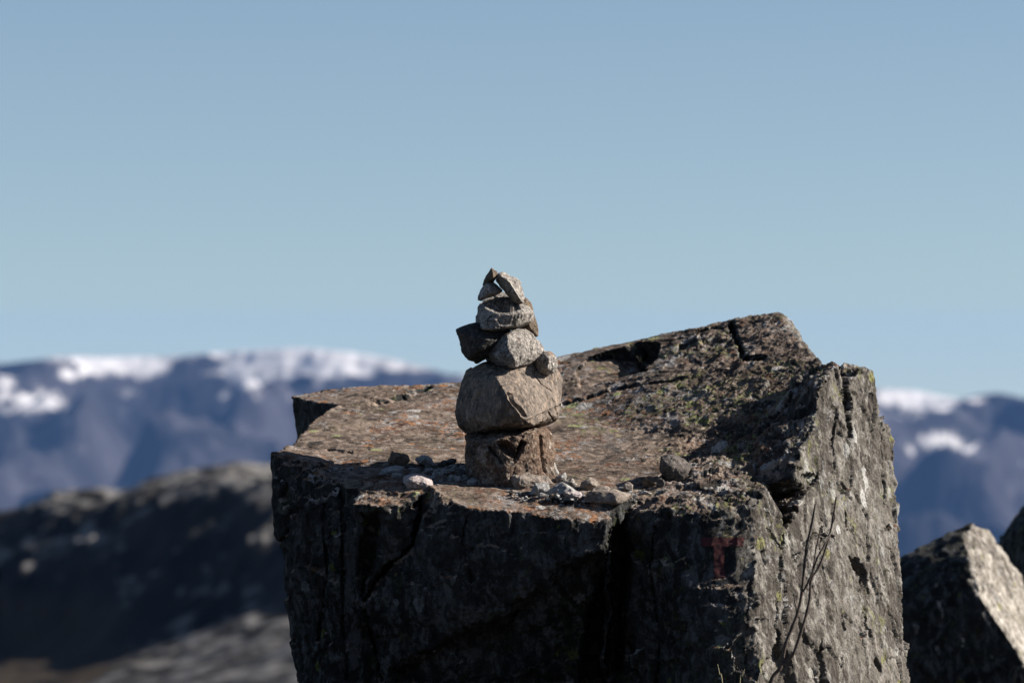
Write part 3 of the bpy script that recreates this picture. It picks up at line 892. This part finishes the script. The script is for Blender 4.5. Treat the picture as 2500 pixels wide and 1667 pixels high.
# tray shaped stone
stone([(1164, 750), (1172, 738, -.06), (1200, 722, -.12), (1222, 715, -.13), (1246, 715, -.12), (1264, 732, -.06), (1295, 752), (1302, 762), (1300, 784), (1280, 797), (1254, 802), (1226, 810), (1203, 815), (1178, 812), (1166, 803), (1163, 770)],
      [(1183, 752, .13), (1208, 766, .17), (1240, 770, .18), (1272, 764, .16), (1297, 762, .08), (1178, 800, .15), (1205, 805, .18), (1260, 795, .15)],
      M['granite'], 'grey stone with a hollow shaded top, under the top three stones', dy=.02, back=.16, bs=.8, h=.005, rnd=3, seed=7, amp=.8,
      cuts=[([(1182, 746), (1206, 760), (1240, 764), (1272, 756), (1266, 740), (1235, 726), (1195, 735)], 12, .05, True, (0, .5, -.8))])
# three top stones
stone([(1178, 702), (1188, 685), (1200, 685), (1205, 694), (1227, 709), (1216, 719), (1175, 736), (1166, 733), (1166, 725)],
      [(1190, 700, .09), (1198, 716, .10), (1175, 727, .06)], M['granite'], 'small triangular grey stone at the top left of the cairn', back=.1, h=.0045, rnd=2, seed=8, amp=.6)
stone([(1217, 667), (1226, 665), (1240, 670), (1259, 679), (1268, 688), (1271, 699), (1281, 727), (1278, 740), (1268, 745), (1257, 741), (1239, 719), (1223, 697), (1211, 684)],
      [(1222, 672, .10), (1245, 690, .11), (1270, 730, .10), (1240, 712, .08)], M['granite'], 'bright pale slab leaning at the top right of the cairn', back=.06, bs=.95, h=.0045, rnd=2, seed=9, amp=.6)
stone([(1200, 655), (1213, 662), (1216, 670), (1203, 690), (1196, 686), (1178, 697), (1180, 689), (1191, 669)], [(1203, 664, .07), (1205, 680, .06)],
      M['brown_small'], 'topmost dark brown chip of the cairn', back=.08, h=.004, rnd=2, seed=10, amp=.5)
# small one on the shoulder
stone([(1324, 858), (1343, 857), (1356, 863), (1361, 873), (1361, 896), (1351, 909), (1336, 914), (1316, 910), (1306, 890), (1306, 874)],
      [(1340, 875, .07), (1338, 900, .07), (1328, 885, .06)], M['granite'], 'small grey stone perched on the right shoulder of the largest cairn stone', dy=-.02, back=.14, h=.0045, rnd=4, seed=11, amp=.6)

# loose stones on the boulder, each set down on the rock under its lowest pixel
rs = np.random.RandomState(7)
LOOSE = 'loose stones lying round the cairn'
def loose(cx, cy, w, h, mat, label, seed, round_=.5, tilt=0.0, depth=None, group=LOOSE, sink=.12, pts=None, yoff=0.0):
    hit = ground_hit(cx, cy + h / 2 - 1)
    Y0 = (hit[1] if hit is not None else 19.7) + yoff
    wm, hm = w * Y0 / F, h * Y0 / F
    dm = depth if depth else max(min(wm * .8, .16), hm * .8)
    r = np.random.RandomState(seed)
    if pts is not None:
        a = [P(p[0], p[1], Y0 + dm * .4 - (p[2] if len(p) > 2 else 0)) for p in pts]
        ax = sum(p[0] for p in pts) / len(pts); ay = sum(p[1] for p in pts) / len(pts)
        a += [P(ax + (p[0] - ax) * .7, ay + (p[1] - ay) * .75, Y0 + dm * .9) for p in pts]
        a += [P(ax + (p[0] - ax) * .8, ay + (p[1] - ay) * .8 + h * .12, Y0 + dm * .05) for p in pts if len(p) < 3]
    else:
        n = 11 if round_ < .5 else 20
        u = r.normal(size=(n, 3))
        u /= np.linalg.norm(u, axis=1, keepdims=True)
        u = np.sign(u) * np.abs(u) ** (.75)
        u /= np.abs(u).max(0)
        u *= (.82 + .18 * r.rand(n, 1))
        u /= np.abs(u).max(0)
        c, s = math.cos(tilt), math.sin(tilt)
        X, Z = u[:, 0] * wm / 2, u[:, 2] * hm / 2
        X, Z = X * c - Z * s, X * s + Z * c
        c0 = np.array(P(cx, cy, Y0 + dm * .45))
        a = [tuple(c0 + np.array((x, y, z))) for x, y, z in zip(X, u[:, 1] * dm / 2, Z)]
        a.append(tuple(c0 + np.array((0, 0, -hm / 2 - .006))))
    V, T = hull(a)
    size = (wm * hm) ** .5
    return finish_stone('loose_stone', V, T, mat, label, 'stone', group, h=max(.0035, size * .07), rnd=2 if round_ < .5 else 4, amp=min(.9, size * 6), seed=seed, freq=min(3, .14 / size))

L = loose
L(975, 1117, 64, 40, M['brown_small'], 'brown wedge shaped stone, leftmost of those still in the sun behind the cairn shadow', 31, .3, pts=[(943, 1126), (957, 1098), (974, 1099), (999, 1109), (1007, 1121), (988, 1137), (969, 1137), (952, 1131), (962, 1118, .06), (980, 1112, .06)])
L(1039, 1125, 48, 32, M['grey'], 'rounded grey stone with a sunlit top right side, left of the cairn', 32, .6, pts=[(1015, 1120), (1034, 1108), (1047, 1111), (1054, 1118), (1063, 1135), (1056, 1141), (1035, 1134), (1018, 1131), (1035, 1122, .07), (1048, 1130, .06)])
L(1092, 1131, 48, 20, M['dark'], 'black elongated stone lying on the pebbles left of the cairn base', 33, .3, pts=[(1069, 1132), (1078, 1125), (1102, 1120), (1114, 1120), (1116, 1127), (1109, 1134), (1081, 1143), (1090, 1128, .05)])
L(955, 1149, 62, 27, M['grey'], 'long bluish grey stone in the cairn shadow, leftmost in it', 34, .5, pts=[(924, 1156), (940, 1140), (965, 1137), (988, 1139), (984, 1158), (958, 1162), (936, 1160), (955, 1150, .06)])
L(972, 1161, 32, 16, M['grey'], 'low grey stone in front of the long bluish one in the shadow', 35, .6)
L(1003, 1137, 28, 15, M['dark'], 'dark stone between the sunlit wedge and the rounded grey stone', 36, .5)
L(1008, 1148, 31, 13, M['grey'], 'flat grey pebble just above the pinkish granite lump', 37, .6)
L(1021, 1173, 80, 44, M['pink'], 'pinkish granite lump sunlit on the front shelf left of the cairn', 38, .6, pts=[(981, 1176), (986, 1164), (1005, 1157), (1018, 1152), (1032, 1160), (1050, 1165), (1060, 1182), (1045, 1197), (1035, 1192), (1010, 1190), (990, 1186), (1005, 1172, .07), (1040, 1178, .06)], sink=0)
PEB = 'pebbles in the shadow left of the cairn base'
for k, (a, b, w, h, lb) in enumerate([
        (1033, 1147, 20, 10, 'small pebble under the rounded grey stone, right of the flat pebble'), (1051, 1147, 16, 10, 'small pebble just below the right tip of the rounded grey stone'),
        (1076, 1157, 18, 14, 'roundish pebble below the left end of the black elongated stone'), (1097, 1149, 28, 15, 'wider pebble lying right below the black elongated stone'),
        (1124, 1154, 28, 17, 'pale bluish pebble close to the left edge of the base block'), (1103, 1164, 14, 14, 'small upright pebble left of the two lobed shaded one'),
        (1117, 1170, 24, 17, 'two lobed shaded pebble below the pale bluish one'), (1136, 1162, 18, 16, 'pebble touching the lower left edge of the base block'),
        (1093, 1158, 13, 11, 'tiny pebble in the middle of the shaded heap'), (1107, 1138, 26, 11, 'flat pebble behind the right end of the black elongated stone'),
        (1152, 1177, 26, 17, 'dark shaded pebble in front of the left corner of the base block'), (1130, 1142, 20, 12, 'rearmost pebble beside the base block in the shadow'),
        (1176, 1184, 20, 10, 'low pebble at the foot of the base block, nearest the front lip'), (1064, 1150, 15, 9, 'tiny pebble left of the roundish one under the black stone'),
        (1061, 1157, 14, 9, 'tiny pebble between the pinkish lump and the roundish pebble'), (1085, 1145, 14, 8, 'tiny pebble tucked against the lower left end of the black stone'),
        (1046, 1154, 14, 8, 'tiny pebble just above the right end of the pinkish lump')]):
    L(a, b, w, h, M['grey'] if k % 4 else M['dark'], lb, 60 + k, .6, tilt=rs.uniform(-.4, .4), group=PEB)
# right of the cairn
L(1359, 1146, 15, 42, M['pale'], 'white pointed shard standing behind the right edge of the base block', 39, .2, pts=[(1351, 1122), (1366, 1158), (1354, 1168), (1350, 1166), (1354, 1140, .03)], yoff=.1, depth=.06)
L(1369, 1164, 30, 27, M['grey'], 'grey upright stone next to the white pointed shard', 40, .3, pts=[(1354, 1166), (1358, 1160), (1380, 1151), (1384, 1164), (1378, 1176), (1357, 1178), (1370, 1164, .04)])
L(1396, 1178, 36, 24, M['granite'], 'speckled grey stone behind the grey pyramid stone', 41, .3, pts=[(1376, 1172), (1398, 1167), (1412, 1182), (1404, 1190), (1380, 1190), (1394, 1176, .03)])
L(1441, 1180, 48, 33, M['tan'], 'rounded tan stone behind the left end of the longest loose stone', 42, .6, pts=[(1417, 1188), (1419, 1177), (1440, 1164), (1455, 1169), (1466, 1184), (1450, 1196), (1425, 1197), (1440, 1180, .07)])
L(1360, 1192, 80, 42, M['grey'], 'grey pyramid stone with a shaded left face, right of the base block', 43, .2, pts=[(1322, 1206), (1373, 1173), (1420, 1205), (1400, 1222), (1360, 1212), (1398, 1198, .10), (1365, 1206, .09), (1375, 1178, .04)])
L(1318, 1193, 52, 36, M['grey'], 'grey block stone against the foot of the cairn, left of the pyramid stone', 44, .3, pts=[(1293, 1206), (1305, 1176), (1340, 1180), (1345, 1196), (1320, 1211), (1300, 1210), (1312, 1190, .07)])
L(1250, 1203, 19, 15, M['brown_small'], 'tiny brown pebble, leftmost in front of the cairn', 45, .4)
L(1285, 1209, 22, 12, M['dark'], 'small dark stone in front of the grey block stone', 46, .5)
L(1328, 1212, 31, 18, M['pale'], 'small pale chip in front of the pyramid stone', 47, .3, tilt=-.4)
L(1352, 1210, 20, 14, M['brown_small'], 'small brown chip under the face of the pyramid stone', 48, .3)
L(1399, 1211, 48, 27, M['pink'], 'pinkish speckled stone between the pyramid stone and the longest loose stone', 49, .5)
L(1370, 1218, 34, 8, M['pale'], 'thin pale sliver lying in front of the pinkish stone', 50, .3, tilt=.1)
L(1342, 1218, 20, 7, M['tan'], 'thin tan sliver left of the pale one', 51, .3)
L(1477, 1208, 128, 44, M['tan'], 'longest loose stone, tan with dark hollows, at the front edge right of the cairn', 52, .3,
  pts=[(1416, 1225), (1430, 1205), (1455, 1190), (1480, 1186), (1502, 1190), (1541, 1206), (1535, 1216), (1500, 1228), (1450, 1228), (1440, 1200, .05), (1436, 1222, .06), (1482, 1198, .04), (1503, 1204, .08), (1500, 1226, .1), (1478, 1224, .06)])
L(1516, 1194, 28, 12, M['grey'], 'small speckled stone behind the right end of the longest loose stone', 53, .5)
L(1535, 1190, 31, 24, M['tan'], 'small egg shaped tan stone behind the right end of the longest one', 54, .7, tilt=-.5)
L(1586, 1176, 43, 30, M['brown_small'], 'rough brown stone left of the large dark rounded one', 55, .4)
L(1614, 1179, 24, 28, M['dark'], 'small dark stone squeezed under the large dark rounded one', 56, .5)
L(1648, 1141, 78, 68, M['umber'], 'large dark rounded stone alone at the right, against the hump', 57, .6, pts=[(1611, 1130), (1613, 1114), (1630, 1107), (1645, 1107), (1668, 1122), (1689, 1141), (1675, 1165), (1660, 1173), (1632, 1174), (1614, 1150), (1640, 1140, .12), (1660, 1150, .09), (1625, 1135, .10)], depth=.24)
L(1574, 1201, 44, 16, M['pale'], 'flat pale stone in front of the rough brown one', 58, .4)
L(1547, 1210, 20, 12, M['grey'], 'small greenish grey pebble right of the longest loose stone', 59, .6)

# crumbs of grit between the stones
cv, ct, n0 = [], [], 0
for k in range(420):
    x, y = (rs.uniform(1240, 1560), rs.uniform(1200, 1226)) if k % 2 else (rs.uniform(1000, 1180), rs.uniform(1142, 1184))
    hit = ground_hit(x, y)
    if hit is None:
        continue
    s = .003 + .012 * rs.rand() ** 3
    u = rs.normal(size=(8, 3)); u /= np.linalg.norm(u, axis=1, keepdims=True)
    v, t = hull([tuple(np.array(hit[:]) + q * s * np.array((1.3, 1.2, .8)) + np.array((0, 0, s * .4))) for q in u])
    cv.append(v); ct.append(t + n0); n0 += len(v)
grit = link('grit', np_mesh('grit', np.vstack(cv), np.vstack(ct), False), M['grey'])
tag(grit, 'fine stone grit scattered between the loose stones', 'grit', None, 'stuff')

# ------------------------------------------------------------------ rocks behind, out of focus
M['rock_back'] = boulder_material(2.1)  # lit band brightened in colour by raising the side tone
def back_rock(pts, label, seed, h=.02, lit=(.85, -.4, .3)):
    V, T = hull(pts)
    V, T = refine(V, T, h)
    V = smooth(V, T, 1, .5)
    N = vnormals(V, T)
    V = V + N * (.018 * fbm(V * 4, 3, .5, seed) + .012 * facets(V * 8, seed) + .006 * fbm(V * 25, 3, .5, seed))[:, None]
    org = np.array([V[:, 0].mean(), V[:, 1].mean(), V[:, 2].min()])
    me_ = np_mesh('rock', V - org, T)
    at = me_.attributes.new('sunlit_face', 'FLOAT', 'POINT')
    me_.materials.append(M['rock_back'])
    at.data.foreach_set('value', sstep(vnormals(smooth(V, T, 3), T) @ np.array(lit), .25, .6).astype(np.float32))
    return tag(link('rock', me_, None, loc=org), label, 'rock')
B = 27.0
rk = [P(2180, 1368, B), P(2260, 1330, B + .1), P(2335, 1298, B + .2), P(2375, 1278, B + .15), P(2412, 1290, B + .4), P(2418, 1320, B + .4), P(2500, 1445, B + .9), P(2600, 1560, B + 1.2),
      P(2350, 1310, B - .1), P(2365, 1360, B - .35), P(2345, 1405, B - .4), P(2400, 1470, B - .5), P(2470, 1570, B - .5), P(2510, 1640, B - .5), P(2560, 2100, B - .4), P(2180, 1480, B - .3), P(2190, 2100, B - .2),
      P(2700, 2100, B + 1.3), P(2190, 1400, B + 1.2), P(2200, 2100, B + 1.5)]
back_rock(rk, 'blurred grey rock with a sunlit sloping side, right of the boulder', 201)
B = 29.5
rk = [P(2436, 1345, B), P(2444, 1312, B), P(2472, 1272, B), P(2510, 1222, B), P(2600, 1150, B), P(2600, 1250, B - 1.6), P(2560, 1330, B - 1.4), P(2530, 1500, B - 1.0), P(2700, 1300, B - 1.8), P(2750, 1200, B - .5),
      P(2560, 2000, B - 1.2), P(2430, 2000, B), P(2800, 2000, B + .8), P(2700, 1220, B + 1), P(2480, 1400, B + .8), P(2700, 2000, B + 1.2)]
back_rock(rk, 'dark blurred rock at the far right behind the grey sunlit one', 202)

# ------------------------------------------------------------------ plants in front of the boulder
bk_ = NT('bare_bark')
bp_ = bk_.n('ShaderNodeNewGeometry').outputs['Position']
bk_.t.links.new(bk_.mix(bk_.step(bk_.noise(bp_, 90, 3, .6), .4, .6), (.035, .024, .018), (.075, .052, .038)), bk_.bsdf.inputs['Base Color'])
bk_.bsdf.inputs['Roughness'].default_value = .7
st_ = NT('dry_grass')
st_.bsdf.inputs['Base Color'].default_value = (.30, .26, .15, 1)
st_.bsdf.inputs['Roughness'].default_value = .8

def tube(pts, r0, r1, sides=7):
    pts = [Vector(p) for p in pts]
    q = []
    for a, b, c, d in zip([pts[0]] + pts[:-2], pts[:-1], pts[1:], pts[2:] + [pts[-1]]):
        for i in range(5):
            t = i / 5
            q.append(.5 * ((2 * b) + (c - a) * t + (2 * a - 5 * b + 4 * c - d) * t * t + (3 * b - a - 3 * c + d) * t ** 3))
    q.append(pts[-1])
    vs, fs = [], []
    n = len(q)
    for i, p in enumerate(q):
        d = (q[min(i + 1, n - 1)] - q[max(i - 1, 0)]).normalized()
        s = d.cross(Vector((0, 1, 0))).normalized(); u = s.cross(d)
        r = r0 + (r1 - r0) * i / (n - 1)
        if i % 5 == 0 and 0 < i < n - 1:
            r *= 1.35
        for k in range(sides):
            a = 2 * math.pi * k / sides
            vs.append(p + (s * math.cos(a) + u * math.sin(a)) * r)
    for i in range(n - 1):
        for k in range(sides):
            fs.append((i * sides + k, i * sides + (k + 1) % sides, (i + 1) * sides + (k + 1) % sides, (i + 1) * sides + k))
    return np.array([v[:] for v in vs]), np.array(fs, np.int64)

def zpt(u, v, Y):
    return P(1750 + u / 3.0325, 1150 + v / 3.0325, Y)
TY = 19.15
root = Vector(P(1862, 1960, TY))
twig = bpy.data.objects.new('bare_twig', None)
sc.collection.objects.link(twig)
twig.location = root
tag(twig, 'thin bare branching twig standing before the sunlit side of the boulder', 'twig')
def branch(uv, r0, r1, name='branch', pre=()):
    pts = list(pre) + [zpt(a, b, TY + (c if False else 0) + d) for (a, b, d) in [(x[0], x[1], x[2] if len(x) > 2 else 0) for x in uv] for c in (0,)]
    v, f = tube(pts, r0, r1)
    o = link(name, np_mesh(name, v - np.array(root[:]), f), bk_.m, twig)
    return o
branch([(400, 1568), (470, 1450), (510, 1280), (560, 1150), (600, 1040), (630, 900), (648, 700), (665, 550), (700, 400), (730, 240)], .011, .004, 'stem', [P(1862, 1960, TY), P(1870, 1800, TY)])
branch([(480, 1430), (560, 1360, -.01), (620, 1200, -.02), (670, 1030, -.02), (690, 920, -.02), (700, 800, -.02), (765, 690, -.01), (830, 490), (860, 350), (885, 190)], .0075, .0045)
branch([(640, 890), (680, 810, -.03), (712, 720, -.04), (735, 570, -.04), (775, 400, -.04)], .0045, .0028)
branch([(705, 770, -.02), (740, 650, -.06), (800, 540, -.06), (842, 455, -.03)], .0045, .003)
branch([(652, 660), (672, 590, -.02), (682, 540, -.03)], .003, .0018, 'shoot')
branch([(597, 1050), (575, 960, -.02), (568, 900, -.02)], .003, .0018, 'shoot')
branch([(850, 400), (872, 345, -.02), (870, 300, -.02)], .003, .0018, 'shoot')
def stalk(pts, label):
    v, f = tube([P(*p) for p in pts], .003, .0015)
    org = np.array(v.min(0)); org[:2] = v[0, :2]
    tag(link('grass_stalk', np_mesh('grass_stalk', v - org, f), st_.m, loc=org), label, 'grass stalk')
stalk([(1790, 2000, 19.1), (1765, 1680, 19.1), (1757, 1645, 19.1), (1752, 1620, 19.1)], 'dry pale grass stalk under the painted letter at the bottom edge')
stalk([(1800, 2000, 19.1), (1806, 1680, 19.1), (1812, 1650, 19.1), (1818, 1632, 19.1)], 'shorter dry grass stalk just left of the bare twig')

# ------------------------------------------------------------------ air
HAZE = 2.45e-5
x0, x1, y0, y1, z0, z1 = -7600, 7600, -95, 11020, -760, 60.0
hv = np.array([(x, y, z) for x in (x0, x1) for y in (y0, y1) for z in (z0, z1)], float)
hf = np.array([(0, 1, 3, 2), (4, 6, 7, 5), (0, 4, 5, 1), (2, 3, 7, 6), (0, 2, 6, 4), (1, 5, 7, 3)], np.int64)
hz = bpy.data.materials.new('haze_air')
hz.use_nodes = True
ht = hz.node_tree
for nd in list(ht.nodes):
    if nd.type != 'OUTPUT_MATERIAL':
        ht.nodes.remove(nd)
vol = ht.nodes.new('ShaderNodeVolumePrincipled')
vol.inputs['Color'].default_value = (.22, .45, 1.0, 1)
vol.inputs['Density'].default_value = HAZE
vol.inputs['Anisotropy'].default_value = 0.0
ht.links.new(vol.outputs[0], [n for n in ht.nodes if n.type == 'OUTPUT_MATERIAL'][0].inputs['Volume'])
haze = link('haze', np_mesh('haze', hv, hf, False), hz)
tag(haze, 'thin blue air between the boulder and the far mountains', 'haze', None, 'stuff')
